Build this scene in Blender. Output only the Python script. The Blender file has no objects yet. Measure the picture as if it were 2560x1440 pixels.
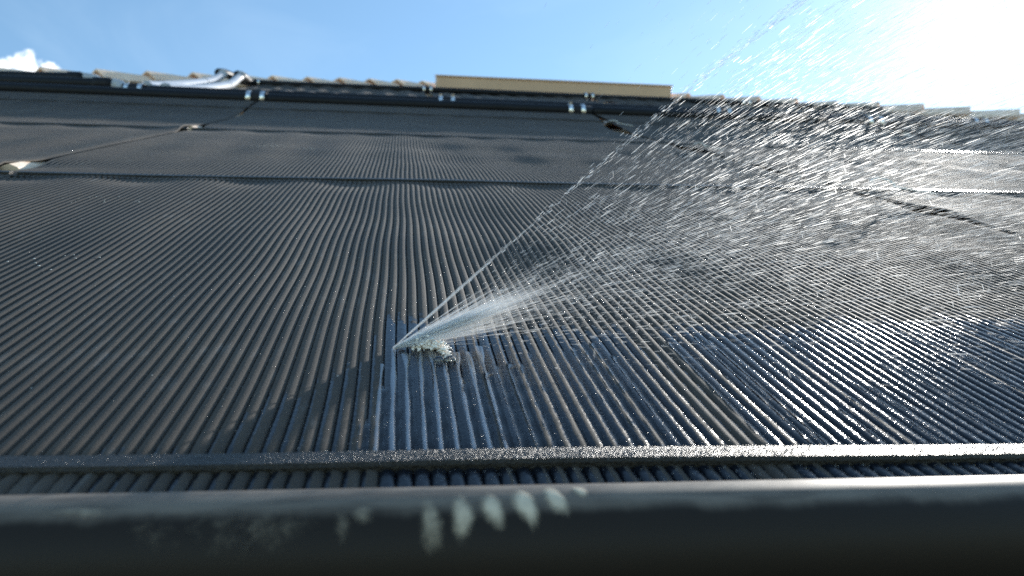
import bpy, math, random
import numpy as np
from mathutils import Matrix, Vector

random.seed(7)
rng = np.random.default_rng(7)
S = bpy.context.scene
COL = S.collection
PITCH = math.radians(33)                    # slope of the roof; everything on it is laid out in roof axes
R = Matrix.Rotation(PITCH, 4, 'X')          # X along the eave, Y up the slope, Z off the roof

# ------------------------------------------------------------------ camera
CAM_H = 0.165
AX = ((0.98966526, -0.00553127, 0.1432902), (-0.13667813, 0.26590109, 0.95426186), (0.0433793, 0.96398445, -0.26239707))
cam_data = bpy.data.cameras.new('camera')
cam = bpy.data.objects.new('camera', cam_data)
COL.objects.link(cam)
m = Matrix.Identity(4)
for i in range(3):
    m[i][0], m[i][1], m[i][2] = AX[i][0], AX[i][1], -AX[i][2]
m[2][3] = CAM_H
cam.matrix_world = R @ m
cam_data.sensor_width = 36.0
cam_data.lens = 27.0
cam_data.clip_start = 0.01
cam_data.clip_end = 3000
cam_data.dof.use_dof = True
cam_data.dof.focus_distance = 0.60
cam_data.dof.aperture_fstop = 9.5
S.camera = cam

# ------------------------------------------------------------------ light
SUN_DIR = (R.to_3x3() @ Vector((0.6085, 0.7895, 0.060))).normalized()
SUN_EL = math.asin(SUN_DIR.z)
SUN_AZ = math.atan2(SUN_DIR.x, SUN_DIR.y)
w = bpy.data.worlds.new("World")
S.world = w
w.use_nodes = True
nt = w.node_tree
nt.nodes.clear()


def N(nt, t, **kw):
    n = nt.nodes.new(t)
    for k, v in kw.items():
        if k.startswith('i_'):
            n.inputs[k[2:].replace('_', ' ')].default_value = v
        else:
            setattr(n, k, v)
    return n


def L(nt, a, b):
    nt.links.new(a, b)


def MATH(nt, op, a, b=None, c=None, clamp=False):
    n = nt.nodes.new('ShaderNodeMath')
    n.operation = op
    n.use_clamp = clamp
    for i, v in enumerate((a, b, c)):
        if v is None:
            continue
        if isinstance(v, (int, float)):
            n.inputs[i].default_value = v
        else:
            nt.links.new(v, n.inputs[i])
    return n.outputs[0]


def RANGE(nt, v, a, b, c=0.0, d=1.0, smooth=True):
    n = nt.nodes.new('ShaderNodeMapRange')
    n.interpolation_type = 'SMOOTHSTEP' if smooth else 'LINEAR'
    nt.links.new(v, n.inputs[0])
    for i, x in enumerate((a, b, c, d)):
        n.inputs[i + 1].default_value = x
    return n.outputs[0]


def MIXC(nt, f, a, b, typ='MIX'):
    n = nt.nodes.new('ShaderNodeMix')
    n.data_type = 'RGBA'
    n.blend_type = typ
    for i, v in ((0, f), (6, a), (7, b)):
        if isinstance(v, (int, float)):
            n.inputs[i].default_value = v
        elif isinstance(v, (tuple, list)):
            n.inputs[i].default_value = (*v, 1) if len(v) == 3 else v
        else:
            nt.links.new(v, n.inputs[i])
    return n.outputs[2]


sky = N(nt, 'ShaderNodeTexSky', sky_type='NISHITA', sun_disc=False)
sky.sun_elevation = SUN_EL
sky.sun_rotation = SUN_AZ
sky.air_density = 1.1
sky.dust_density = 0.05
sky.ozone_density = 4.5
sky.altitude = 100
tc = N(nt, 'ShaderNodeTexCoord')
dirv = tc.outputs['Generated']
# thin high cloud everywhere, brighter round the sun where it scatters forward
mp = N(nt, 'ShaderNodeMapping')
mp.inputs['Scale'].default_value = (2.2, 1.3, 5.0)
mp.inputs['Rotation'].default_value = (0.3, 0.5, 0.7)
L(nt, dirv, mp.inputs[0])
cir = N(nt, 'ShaderNodeTexNoise')
cir.inputs['Scale'].default_value = 1.6
cir.inputs['Detail'].default_value = 7
cir.inputs['Roughness'].default_value = 0.6
cir.inputs['Distortion'].default_value = 0.6
L(nt, mp.outputs[0], cir.inputs['Vector'])
cirm = RANGE(nt, cir.outputs[0], 0.46, 0.8, 0.0, 0.09)
dot = N(nt, 'ShaderNodeVectorMath', operation='DOT_PRODUCT')
L(nt, dirv, dot.inputs[0])
dot.inputs[1].default_value = SUN_DIR
d0 = MATH(nt, 'MAXIMUM', dot.outputs['Value'], 0.0)
aur = MATH(nt, 'ADD', MATH(nt, 'MULTIPLY', MATH(nt, 'POWER', d0, 7.0), 0.25), MATH(nt, 'MULTIPLY', MATH(nt, 'POWER', d0, 45.0), 1.1))
aur = MATH(nt, 'ADD', aur, MATH(nt, 'MULTIPLY', MATH(nt, 'POWER', d0, 320.0), 4.0))
aurc = N(nt, 'ShaderNodeVectorMath', operation='SCALE')
aurc.inputs[0].default_value = (0.93, 1.0, 1.04)
L(nt, aur, aurc.inputs['Scale'])
sk = MIXC(nt, 1.0, sky.outputs[0], (1.72, 1.70, 1.42), 'MULTIPLY')      # the camera's cool white balance
c1 = MIXC(nt, cirm, sk, (7.5, 9.0, 10.0))
# small cumulus heads low over the ridge
cmp_ = N(nt, 'ShaderNodeTexNoise')
cmp_.inputs['Scale'].default_value = 34.0
cmp_.inputs['Detail'].default_value = 9
cmp_.inputs['Roughness'].default_value = 0.62
L(nt, dirv, cmp_.inputs['Vector'])


def roofdir(x, y):
    v = Vector(((x - 1280) / 1920, -(y - 720) / 1920, 1.0))
    q = Vector([sum(AX[i][k] * v[k] for k in range(3)) for i in range(3)])
    return (R.to_3x3() @ q).normalized()


cum = None
for (px, py, rad) in ((64, 166, 0.019), (120, 186, 0.015), (12, 180, 0.015), (-150, 176, 0.03), (-320, 160, 0.05)):
    dd = N(nt, 'ShaderNodeVectorMath', operation='DISTANCE')
    L(nt, dirv, dd.inputs[0])
    dd.inputs[1].default_value = roofdir(px, py)
    v = RANGE(nt, dd.outputs['Value'], rad * 1.25, rad * 0.15, 0, 1, False)
    cum = v if cum is None else MATH(nt, 'MAXIMUM', cum, v)
cumm = RANGE(nt, MATH(nt, 'ADD', cum, MATH(nt, 'MULTIPLY', MATH(nt, 'MULTIPLY', MATH(nt, 'SUBTRACT', cmp_.outputs[0], 0.5), 2.6), RANGE(nt, cum, 0.0, 0.25))), 0.34, 0.85)
c2 = MIXC(nt, MATH(nt, 'MULTIPLY', cumm, 0.9), c1, (13.0, 13.2, 13.5))
addn = N(nt, 'ShaderNodeVectorMath', operation='ADD')
L(nt, c2, addn.inputs[0])
L(nt, aurc.outputs[0], addn.inputs[1])
bg = N(nt, 'ShaderNodeBackground')
L(nt, addn.outputs[0], bg.inputs[0])
bg.inputs[1].default_value = 0.089
wo = N(nt, 'ShaderNodeOutputWorld')
L(nt, bg.outputs[0], wo.inputs[0])

sun_data = bpy.data.lights.new('sun', 'SUN')
sun = bpy.data.objects.new('sun', sun_data)
COL.objects.link(sun)
sun_data.energy = 4.0
sun_data.angle = math.radians(0.53)
sun_data.color = (1.0, 0.955, 0.88)
sun.rotation_euler = SUN_DIR.to_track_quat('Z', 'Y').to_euler()

S.view_settings.view_transform = 'Standard'
S.view_settings.look = 'None'
S.view_settings.exposure = 0.85
S.view_settings.gamma = 1.0
S.view_settings.use_curve_mapping = False
S.render.engine = 'CYCLES'
S.cycles.use_denoising = False            # the wet glints are single bright points; a denoiser takes them for noise
S.cycles.max_bounces = 12
S.cycles.diffuse_bounces = 8
S.cycles.transmission_bounces = 10
S.cycles.transparent_max_bounces = 48
S.cycles.sample_clamp_indirect = 4.0
S.cycles.caustics_reflective = False
S.cycles.caustics_refractive = False


# ------------------------------------------------------------------ helpers
def tag(o, label=None, cat=None, group=None, kind=None):
    for k, v in (('label', label), ('category', cat), ('group', group), ('kind', kind)):
        if v:
            o[k] = v
    return o


def mesh(name, verts, faces, smooth=True, attrs=None):
    me = bpy.data.meshes.new(name)
    verts = np.ascontiguousarray(verts, dtype=np.float32)
    me.vertices.add(len(verts))
    me.vertices.foreach_set('co', verts.ravel())
    if isinstance(faces, np.ndarray):
        groups = [faces]
    elif len(faces) and isinstance(faces[0], np.ndarray) and faces[0].ndim == 2:
        groups = faces
    else:
        groups = [faces]
    starts, idx = [], []
    pos = 0
    for g in groups:
        if isinstance(g, np.ndarray):
            k = g.shape[1]
            starts.append(pos + np.arange(len(g)) * k)
            idx.append(g.ravel())
            pos += g.size
        else:
            for f in g:
                starts.append(np.array([pos]))
                idx.append(np.array(f))
                pos += len(f)
    starts = np.concatenate(starts)
    idx = np.concatenate(idx)
    me.loops.add(len(idx))
    me.loops.foreach_set('vertex_index', idx.astype(np.int32))
    me.polygons.add(len(starts))
    me.polygons.foreach_set('loop_start', starts.astype(np.int32))
    me.polygons.foreach_set('use_smooth', np.full(len(starts), smooth, dtype=bool))
    if attrs:
        for k, a in attrs.items():
            at = me.attributes.new(k, 'FLOAT', 'POINT')
            at.data.foreach_set('value', np.ascontiguousarray(a, dtype=np.float32))
    me.update(calc_edges=True)
    me.validate()
    return me


def obj(name, me, mat, parent=None, base=(0, 0, 0)):
    """One mesh object; top-level ones are set on the roof, children keep their thing's axes."""
    o = bpy.data.objects.new(name, me)
    if mat is not None and not me.materials:
        me.materials.append(mat)
    COL.objects.link(o)
    if parent is not None:
        o.parent = parent
    else:
        o.matrix_world = R @ Matrix.Translation(base)
    return o


def thing(name, base, label, cat, group=None):
    o = bpy.data.objects.new(name, None)
    o.empty_display_size = 0.05
    COL.objects.link(o)
    o.matrix_world = R @ Matrix.Translation(base)
    return tag(o, label, cat, group)


def grid_faces(n, m, wrap=False):
    """Quads of an n x m vertex sheet (m fastest); wrap closes the m direction."""
    i = np.arange(n - 1)[:, None]
    j = np.arange(m if wrap else m - 1)[None, :]
    a = i * m + j
    b = i * m + (j + 1) % m
    return np.stack([a, b, b + m, a + m], -1).reshape(-1, 4)


def sweep(path, radius, seg=16, cap=True):
    """Round tube along a polyline; radius may vary."""
    P = np.asarray(path, float)
    n = len(P)
    r = np.full(n, radius) if np.isscalar(radius) else np.asarray(radius, float)
    T = np.gradient(P, axis=0)
    T /= np.linalg.norm(T, axis=1)[:, None]
    up = np.array([0, 0, 1.0]) if abs(T[0][2]) < 0.9 else np.array([1.0, 0, 0])
    V = np.zeros((n, seg, 3))
    a = np.linspace(0, 2 * np.pi, seg, endpoint=False)
    for i in range(n):
        s = np.cross(T[i], up)
        s /= np.linalg.norm(s)
        u = np.cross(s, T[i])
        up = u
        V[i] = P[i] + r[i] * (np.cos(a)[:, None] * s + np.sin(a)[:, None] * u)
    F = [grid_faces(n, seg, True)]
    V = V.reshape(-1, 3)
    if cap:
        V = np.vstack([V, P[0], P[-1]])
        k = np.arange(seg)
        F.append(np.stack([(k + 1) % seg, k, np.full(seg, n * seg)], 1))
        b = (n - 1) * seg
        F.append(np.stack([b + k, b + (k + 1) % seg, np.full(seg, n * seg + 1)], 1))
    return V, F


def boxes(lst):
    """Boxes (centre, size) as one vertex and quad list."""
    V, F = [], []
    q = np.array([[0, 3, 2, 1], [4, 5, 6, 7], [0, 1, 5, 4], [1, 2, 6, 5], [2, 3, 7, 6], [3, 0, 4, 7]])
    for c, s in lst:
        x, y, z = np.array(s) / 2
        V.append(np.array(c) + np.array([[-x, -y, -z], [x, -y, -z], [x, y, -z], [-x, y, -z], [-x, -y, z], [x, -y, z], [x, y, z], [-x, y, z]]))
        F.append(q + 8 * (len(F)))
    return np.vstack(V), np.vstack(F)


def bevel(o, width, seg=2):
    md = o.modifiers.new('bevel', 'BEVEL')
    md.width = width
    md.segments = seg
    md.limit_method = 'ANGLE'
    return o


def smooth01(x):
    x = np.clip(x, 0, 1)
    return x * x * (3 - 2 * x)


# ------------------------------------------------------------------ materials
def mat_new(name):
    ma = bpy.data.materials.new(name)
    ma.use_nodes = True
    t = ma.node_tree
    t.nodes.clear()
    out = N(t, 'ShaderNodeOutputMaterial')
    return ma, t, out


def principled(name, col, rough=0.5, metal=0.0, spec=0.5, var=0.25, nscale=40.0, bump=0.0, bscale=200.0, col2=None, rvar=0.0):
    ma, t, out = mat_new(name)
    p = N(t, 'ShaderNodeBsdfPrincipled')
    L(t, p.outputs[0], out.inputs[0])
    c = N(t, 'ShaderNodeTexCoord')
    n1 = N(t, 'ShaderNodeTexNoise')
    n1.inputs['Scale'].default_value = nscale
    n1.inputs['Detail'].default_value = 6
    n1.inputs['Roughness'].default_value = 0.65
    L(t, c.outputs['Object'], n1.inputs['Vector'])
    if col2 is None:
        col2 = tuple(min(1, x * (1 + var)) for x in col)
        col = tuple(x * (1 - var) for x in col)
    L(t, MIXC(t, RANGE(t, n1.outputs[0], 0.3, 0.7), col, col2), p.inputs['Base Color'])
    p.inputs['Roughness'].default_value = rough
    if rvar:
        L(t, RANGE(t, n1.outputs[0], 0.3, 0.7, rough - rvar, rough + rvar), p.inputs['Roughness'])
    p.inputs['Metallic'].default_value = metal
    p.inputs['Specular IOR Level'].default_value = spec
    if bump:
        n2 = N(t, 'ShaderNodeTexNoise')
        n2.inputs['Scale'].default_value = bscale
        n2.inputs['Detail'].default_value = 4
        L(t, c.outputs['Object'], n2.inputs['Vector'])
        b = N(t, 'ShaderNodeBump')
        b.inputs['Strength'].default_value = bump
        b.inputs['Distance'].default_value = 0.002
        L(t, n2.outputs[0], b.inputs['Height'])
        L(t, b.outputs[0], p.inputs['Normal'])
    return ma


M_PIPE = principled('black pipe plastic', (0.009, 0.009, 0.009), 0.42, spec=0.35, var=0.3, nscale=30, bump=0.25, bscale=120, rvar=0.1)
def grey_top_pipe_material():
    """Black pipe, paler and greyish over its top, with a ragged lower edge."""
    ma, t, out = mat_new('black pipe with greyish top')
    p = N(t, 'ShaderNodeBsdfPrincipled')
    L(t, p.outputs[0], out.inputs[0])
    c = N(t, 'ShaderNodeTexCoord')
    sep = N(t, 'ShaderNodeSeparateXYZ')
    L(t, c.outputs['Object'], sep.inputs[0])
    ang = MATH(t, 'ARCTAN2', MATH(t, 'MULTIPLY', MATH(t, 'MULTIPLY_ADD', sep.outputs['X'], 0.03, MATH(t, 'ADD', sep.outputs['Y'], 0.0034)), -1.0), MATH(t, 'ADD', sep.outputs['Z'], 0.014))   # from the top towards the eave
    n1 = N(t, 'ShaderNodeTexNoise', noise_dimensions='1D')
    n1.inputs['Scale'].default_value = 42
    n1.inputs['Detail'].default_value = 6
    L(t, MATH(t, 'MULTIPLY', sep.outputs['X'], 1.0), n1.inputs['W'])
    mp = N(t, 'ShaderNodeMapping')
    mp.inputs['Scale'].default_value = (30, 160, 160)
    L(t, c.outputs['Object'], mp.inputs[0])
    n2 = N(t, 'ShaderNodeTexNoise')
    n2.inputs['Scale'].default_value = 1.0
    n2.inputs['Detail'].default_value = 6
    L(t, mp.outputs[0], n2.inputs['Vector'])
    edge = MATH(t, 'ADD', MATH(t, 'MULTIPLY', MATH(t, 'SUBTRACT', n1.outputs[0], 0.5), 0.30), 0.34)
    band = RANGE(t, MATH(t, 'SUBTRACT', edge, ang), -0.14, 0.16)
    film = MATH(t, 'MULTIPLY', band, RANGE(t, n2.outputs[0], 0.25, 0.7, 0.45, 1.0))  # how far the top takes on the greyish tone, unevenly
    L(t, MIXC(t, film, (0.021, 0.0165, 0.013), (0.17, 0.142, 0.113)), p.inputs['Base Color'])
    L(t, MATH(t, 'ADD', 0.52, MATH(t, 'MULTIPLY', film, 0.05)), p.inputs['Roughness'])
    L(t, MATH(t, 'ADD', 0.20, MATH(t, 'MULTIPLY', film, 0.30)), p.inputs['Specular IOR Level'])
    return ma


M_PIPE = grey_top_pipe_material()
M_HEADER = principled('black header plastic', (0.006, 0.007, 0.010), 0.5, spec=0.25, var=0.3, nscale=8, bump=0.1, bscale=60)
M_BAR = principled('black strap plastic', (0.024, 0.021, 0.017), 0.36, spec=0.4, var=0.35, nscale=300, bump=0.8, bscale=900)
M_SLEEVE = principled('black rubber sleeve', (0.012, 0.012, 0.015), 0.6, spec=0.3, var=0.2, nscale=30)
M_STEEL = principled('polished steel', (0.8, 0.79, 0.77), 0.14, metal=1.0, var=0.06, nscale=60)
M_GREY = principled('grey pvc', (0.42, 0.44, 0.48), 0.35, var=0.08, nscale=12)
def pale_mark_material():
    """Pale patch, thin and half see-through towards its rim."""
    ma, t, out = mat_new('pale mark')
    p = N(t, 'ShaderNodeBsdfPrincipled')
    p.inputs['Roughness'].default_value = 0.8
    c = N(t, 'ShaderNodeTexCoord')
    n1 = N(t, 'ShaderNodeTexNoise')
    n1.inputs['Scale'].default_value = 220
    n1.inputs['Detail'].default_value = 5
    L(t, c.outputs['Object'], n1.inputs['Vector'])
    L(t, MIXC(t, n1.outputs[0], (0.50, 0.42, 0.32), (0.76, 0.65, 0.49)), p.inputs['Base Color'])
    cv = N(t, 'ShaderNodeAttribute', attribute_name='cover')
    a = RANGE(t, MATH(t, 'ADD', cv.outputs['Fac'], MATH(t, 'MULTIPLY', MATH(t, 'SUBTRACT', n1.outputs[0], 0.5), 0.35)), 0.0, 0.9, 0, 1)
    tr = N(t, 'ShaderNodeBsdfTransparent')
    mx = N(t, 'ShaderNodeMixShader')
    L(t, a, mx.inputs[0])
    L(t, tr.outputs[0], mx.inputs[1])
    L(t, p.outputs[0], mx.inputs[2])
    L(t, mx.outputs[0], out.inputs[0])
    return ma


M_PALE_MARK = pale_mark_material()
M_CORD = principled('white cord', (0.7, 0.7, 0.68), 0.6, var=0.15, nscale=300, bump=0.5, bscale=800)
M_BEIGE = principled('beige painted metal', (0.88, 0.63, 0.46), 0.45, var=0.07, nscale=3, bump=0.05, bscale=30)
M_MORTAR = principled('ridge mortar', (0.36, 0.32, 0.24), 0.9, nscale=14, var=0.3, bump=0.8, bscale=30)
M_LINT = principled('pale lint', (0.6, 0.6, 0.58), 0.8, var=0.2, nscale=200)
M_DECK = principled('roof underlay', (0.10, 0.075, 0.055), 0.9, nscale=6, var=0.4, bump=0.4, bscale=40)


def tile_material():
    ma, t, out = mat_new('clay tile')
    p = N(t, 'ShaderNodeBsdfPrincipled')
    L(t, p.outputs[0], out.inputs[0])
    c = N(t, 'ShaderNodeTexCoord')
    oi = N(t, 'ShaderNodeObjectInfo')
    n1 = N(t, 'ShaderNodeTexNoise')
    n1.inputs['Scale'].default_value = 14
    n1.inputs['Detail'].default_value = 8
    L(t, c.outputs['Object'], n1.inputs['Vector'])
    a = MIXC(t, RANGE(t, n1.outputs[0], 0.3, 0.7), (0.86, 0.64, 0.48), (0.93, 0.76, 0.60))
    b = MIXC(t, oi.outputs['Random'], a, (0.70, 0.46, 0.34))
    L(t, MIXC(t, 0.5, a, b), p.inputs['Base Color'])
    p.inputs['Roughness'].default_value = 0.8
    bp = N(t, 'ShaderNodeBump')
    bp.inputs['Strength'].default_value = 0.3
    bp.inputs['Distance'].default_value = 0.004
    L(t, n1.outputs[0], bp.inputs['Height'])
    L(t, bp.outputs[0], p.inputs['Normal'])
    return ma


M_TILE = tile_material()


def riser_material():
    """Matt dusty black tube plastic; a film of water makes it darker and mirror smooth below each tube's wet edge."""
    ma, t, out = mat_new('riser plastic')
    p = N(t, 'ShaderNodeBsdfPrincipled')
    L(t, p.outputs[0], out.inputs[0])
    c = N(t, 'ShaderNodeTexCoord')
    sep = N(t, 'ShaderNodeSeparateXYZ')
    L(t, c.outputs['Object'], sep.inputs[0])
    we = N(t, 'ShaderNodeAttribute', attribute_name='wet_edge')
    an = N(t, 'ShaderNodeAttribute', attribute_name='around')
    dl = N(t, 'ShaderNodeAttribute', attribute_name='dry_left')
    dr = N(t, 'ShaderNodeAttribute', attribute_name='dry_right')
    n1 = N(t, 'ShaderNodeTexNoise')
    n1.inputs['Scale'].default_value = 130
    n1.inputs['Detail'].default_value = 6
    n1.inputs['Roughness'].default_value = 0.6
    L(t, c.outputs['Object'], n1.inputs['Vector'])
    nz = MATH(t, 'SUBTRACT', n1.outputs[0], 0.5)
    edge = MATH(t, 'ADD', MATH(t, 'MULTIPLY_ADD', an.outputs['Fac'], -0.012, we.outputs['Fac']), MATH(t, 'MULTIPLY', nz, 0.09))
    wet = RANGE(t, MATH(t, 'SUBTRACT', edge, sep.outputs['Y']), -0.006, 0.008)
    # a dry crest is left standing on some tubes between dry_left and dry_right round the tube
    w2 = MATH(t, 'ADD', an.outputs['Fac'], MATH(t, 'MULTIPLY', nz, 0.9))
    left = RANGE(t, MATH(t, 'SUBTRACT', w2, dl.outputs['Fac']), -0.06, 0.06)
    right = RANGE(t, MATH(t, 'SUBTRACT', dr.outputs['Fac'], w2), -0.06, 0.06)
    dry = MATH(t, 'MULTIPLY', left, right)
    wet = MATH(t, 'MULTIPLY', wet, MATH(t, 'SUBTRACT', 1.0, dry))
    # dust, scuffs
    n2 = N(t, 'ShaderNodeTexNoise')
    n2.inputs['Scale'].default_value = 9
    n2.inputs['Detail'].default_value = 8
    n2.inputs['Roughness'].default_value = 0.7
    L(t, c.outputs['Object'], n2.inputs['Vector'])
    mp = N(t, 'ShaderNodeMapping')
    mp.inputs['Scale'].default_value = (140, 26, 60)
    L(t, c.outputs['Object'], mp.inputs[0])
    n3 = N(t, 'ShaderNodeTexNoise')
    n3.inputs['Scale'].default_value = 1.0
    n3.inputs['Detail'].default_value = 5
    L(t, mp.outputs[0], n3.inputs['Vector'])
    n4 = N(t, 'ShaderNodeTexNoise')
    n4.inputs['Scale'].default_value = 1500
    n4.inputs['Detail'].default_value = 3
    L(t, c.outputs['Object'], n4.inputs['Vector'])
    col = MIXC(t, RANGE(t, n2.outputs[0], 0.3, 0.72), (0.027, 0.0205, 0.0148), (0.050, 0.039, 0.029))
    col = MIXC(t, MATH(t, 'MULTIPLY', MATH(t, 'MULTIPLY', RANGE(t, n3.outputs[0], 0.54, 0.70), RANGE(t, n2.outputs[0], 0.44, 0.62)), 0.45), col, (0.13, 0.13, 0.13))
    col = MIXC(t, MATH(t, 'MULTIPLY', RANGE(t, n4.outputs[0], 0.6, 0.8), 0.45), col, (0.16, 0.155, 0.15))
    L(t, MIXC(t, wet, col, (0.006, 0.008, 0.013)), p.inputs['Base Color'])  # wet colour leans navy, standing in for the sky's reflection
    L(t, MATH(t, 'ADD', MATH(t, 'MULTIPLY', wet, -0.67), RANGE(t, n2.outputs[0], 0.3, 0.7, 0.72, 0.82)), p.inputs['Roughness'])
    L(t, MATH(t, 'ADD', MATH(t, 'MULTIPLY', wet, -0.15), 0.4), p.inputs['Specular IOR Level'])
    L(t, MATH(t, 'MULTIPLY', MATH(t, 'SUBTRACT', 1.0, wet), 0.07), p.inputs['Sheen Weight'])
    p.inputs['Sheen Roughness'].default_value = 0.45
    b = N(t, 'ShaderNodeBump')
    n5 = N(t, 'ShaderNodeTexNoise')                  # drops and ripples standing in the film
    n5.inputs['Scale'].default_value = 620
    n5.inputs['Detail'].default_value = 2
    L(t, c.outputs['Object'], n5.inputs['Vector'])
    L(t, RANGE(t, wet, 0, 1, 0.35, 0.17, False), b.inputs['Strength'])
    b.inputs['Distance'].default_value = 0.0006
    hgt = N(t, 'ShaderNodeMix')
    L(t, wet, hgt.inputs[0])
    L(t, n4.outputs[0], hgt.inputs[2])
    L(t, RANGE(t, n5.outputs[0], 0.42, 0.75), hgt.inputs[3])
    L(t, hgt.outputs[0], b.inputs['Height'])
    L(t, b.outputs[0], p.inputs['Normal'])
    return ma


M_RISER = riser_material()
M_WEB = principled('web plastic', (0.020, 0.019, 0.018), 0.8, spec=0.25, var=0.3, nscale=60)


def water_material(name, rough=0.03, ior=1.33, boost=1.0):
    ma, t, out = mat_new(name)
    fr = N(t, 'ShaderNodeFresnel')
    fr.inputs['IOR'].default_value = ior
    g = N(t, 'ShaderNodeBsdfGlossy')
    g.inputs['Roughness'].default_value = rough
    tr = N(t, 'ShaderNodeBsdfTransparent')
    mx = N(t, 'ShaderNodeMixShader')
    L(t, MATH(t, 'MULTIPLY', fr.outputs[0], boost, clamp=True), mx.inputs[0])
    L(t, tr.outputs[0], mx.inputs[1])
    L(t, g.outputs[0], mx.inputs[2])
    L(t, mx.outputs[0], out.inputs[0])
    return ma


M_FILM = water_material('water film', 0.05, 1.35, 1.0)
def drop_material():
    ma, t, out = mat_new('water drop')
    g = N(t, 'ShaderNodeBsdfGlossy')
    g.inputs['Roughness'].default_value = 0.28
    tr = N(t, 'ShaderNodeBsdfTransparent')
    mx = N(t, 'ShaderNodeMixShader')
    fr = N(t, 'ShaderNodeFresnel')
    fr.inputs['IOR'].default_value = 1.33
    L(t, MATH(t, 'MULTIPLY_ADD', fr.outputs[0], 1.0, 0.10, clamp=True), mx.inputs[0])
    L(t, tr.outputs[0], mx.inputs[1])
    L(t, g.outputs[0], mx.inputs[2])
    L(t, mx.outputs[0], out.inputs[0])
    return ma


M_DROP = drop_material()


def spray_material(name, alpha, col=(0.95, 0.97, 0.99), forward=0.12, fr=0.6):
    """Flying water: sunlight scattered through it, most of it onward, part of it see-through."""
    ma, t, out = mat_new(name)
    d = N(t, 'ShaderNodeBsdfDiffuse')
    d.inputs[0].default_value = (*col, 1)
    s = N(t, 'ShaderNodeBsdfTranslucent')
    s.inputs[0].default_value = (*col, 1)
    g = N(t, 'ShaderNodeBsdfRefraction')
    g.inputs['Roughness'].default_value = fr
    g.inputs['IOR'].default_value = 1.2
    a = N(t, 'ShaderNodeMixShader')
    a.inputs[0].default_value = 0.6
    L(t, d.outputs[0], a.inputs[1])
    L(t, s.outputs[0], a.inputs[2])
    b = N(t, 'ShaderNodeMixShader')
    b.inputs[0].default_value = forward
    L(t, a.outputs[0], b.inputs[1])
    L(t, g.outputs[0], b.inputs[2])
    tr = N(t, 'ShaderNodeBsdfTransparent')
    e = N(t, 'ShaderNodeMixShader')
    th = N(t, 'ShaderNodeAttribute', attribute_name='body')
    L(t, MATH(t, 'MULTIPLY', th.outputs['Fac'], alpha, clamp=True), e.inputs[0])
    L(t, tr.outputs[0], e.inputs[1])
    L(t, b.outputs[0], e.inputs[2])
    L(t, e.outputs[0], out.inputs[0])
    return ma


M_SPRAY = spray_material('spray water', 0.75)
M_MIST = spray_material('mist water', 0.48)
M_JET = spray_material('jet water', 0.25, (1.0, 1.0, 1.0), forward=0.1)
M_FOAM = principled('foam water', (0.98, 0.92, 0.85), 0.2, spec=0.6, var=0.02, nscale=300)
M_BUBBLE = water_material('bubble water', 0.03, 1.6, 1.6)

# ------------------------------------------------------------------ ground and roof
ma_ground = principled('dry ground', (0.16, 0.15, 0.09), 0.95, nscale=0.3, var=0.3)
g = bpy.data.objects.new('ground', mesh('ground', [(-900, -900, 0), (900, -900, 0), (900, 900, 0), (-900, 900, 0)], np.array([[0, 1, 2, 3]])))
g.data.materials.append(ma_ground)
g.location = (0, 0, -4.2)
COL.objects.link(g)
tag(g, kind='structure')

APEX = np.array([1.246, 8.97])
HIP_L = (np.array([-2.302, 5.499]), 0.774)
HIP_R = (np.array([4.932, 5.725]), 2.42)


def hip_x(y, side):
    p, a = HIP_L if side < 0 else HIP_R
    return p[0] + (y - p[1]) / math.tan(a)


# the roof body: this slope and the two beyond the hips
y0 = -3.0
rv = []
zt = -0.085
A = (hip_x(y0, -1), y0, zt)
B = (hip_x(y0, 1), y0, zt)
C = (APEX[0], APEX[1], zt)
Rm = np.array(R.to_3x3())


def drop_back(p, dy, dz):                       # a point offset in world axes, back in roof axes
    return tuple(np.array(p) + Rm.T @ np.array([0, dy, dz]))


back = drop_back(C, 6.0, 0)
Ab = drop_back(A, 14.0, 0)
Bb = drop_back(B, 14.0, 0)
low = [drop_back(p, 0, -0.25) for p in (A, B, Ab, Bb)]
roof = obj('roof', mesh('roof', [A, B, C, back, Ab, Bb] + low,
                        [(0, 1, 2), (1, 5, 3, 2), (4, 0, 2, 3), (5, 4, 3), (0, 6, 7, 1), (1, 7, 9, 5), (5, 9, 8, 4), (4, 8, 6, 0), (6, 8, 9, 7)], False), M_DECK)
tag(roof, kind='structure')


def barrel_tile(width=0.118, height=0.066, length=0.36, thick=0.011, seg=9):
    """A half-round clay tile, crown up, a little wider and higher at its lower end."""
    V = []
    for (y, k) in ((0.0, 1.0), (length, 0.9)):
        for rr in (1.0, 1.0 - thick / height):
            a = np.linspace(math.pi, 0, seg)
            V.append(np.stack([np.cos(a) * width / 2 * k * (rr if rr == 1 else 1 - 2 * thick / width), np.full(seg, y), np.sin(a) * height * k * rr - (1 - k) * height * 1.2], 1))
    V = np.vstack(V)
    n = seg
    o0, i0, o1, i1 = 0, n, 2 * n, 3 * n
    k = np.arange(n - 1)
    q = lambda a, b: np.stack([a + k, a + k + 1, b + k + 1, b + k], 1)
    F = np.vstack([q(o0, o1), q(i1, i0), q(i0, o0), q(o1, i1), [[o0, o1, i1, i0]], [[o0 + n - 1, i0 + n - 1, i1 + n - 1, o1 + n - 1]]])
    return V, F


tile_me = mesh('roof_tile', *barrel_tile(), smooth=False)
tile_me.materials.append(M_TILE)
pan_me = None
TP, TE = 0.1445, 0.285
first = True


def put_tile(x, y, z=-0.083):
    o = bpy.data.objects.new('roof_tile', tile_me)
    COL.objects.link(o)
    o.parent = roof
    o.location = (x + rng.normal(0, 0.002), y + rng.normal(0, 0.004), z)
    o.rotation_euler = (0.0, rng.normal(0, 0.01), rng.normal(0, 0.012))


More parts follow.
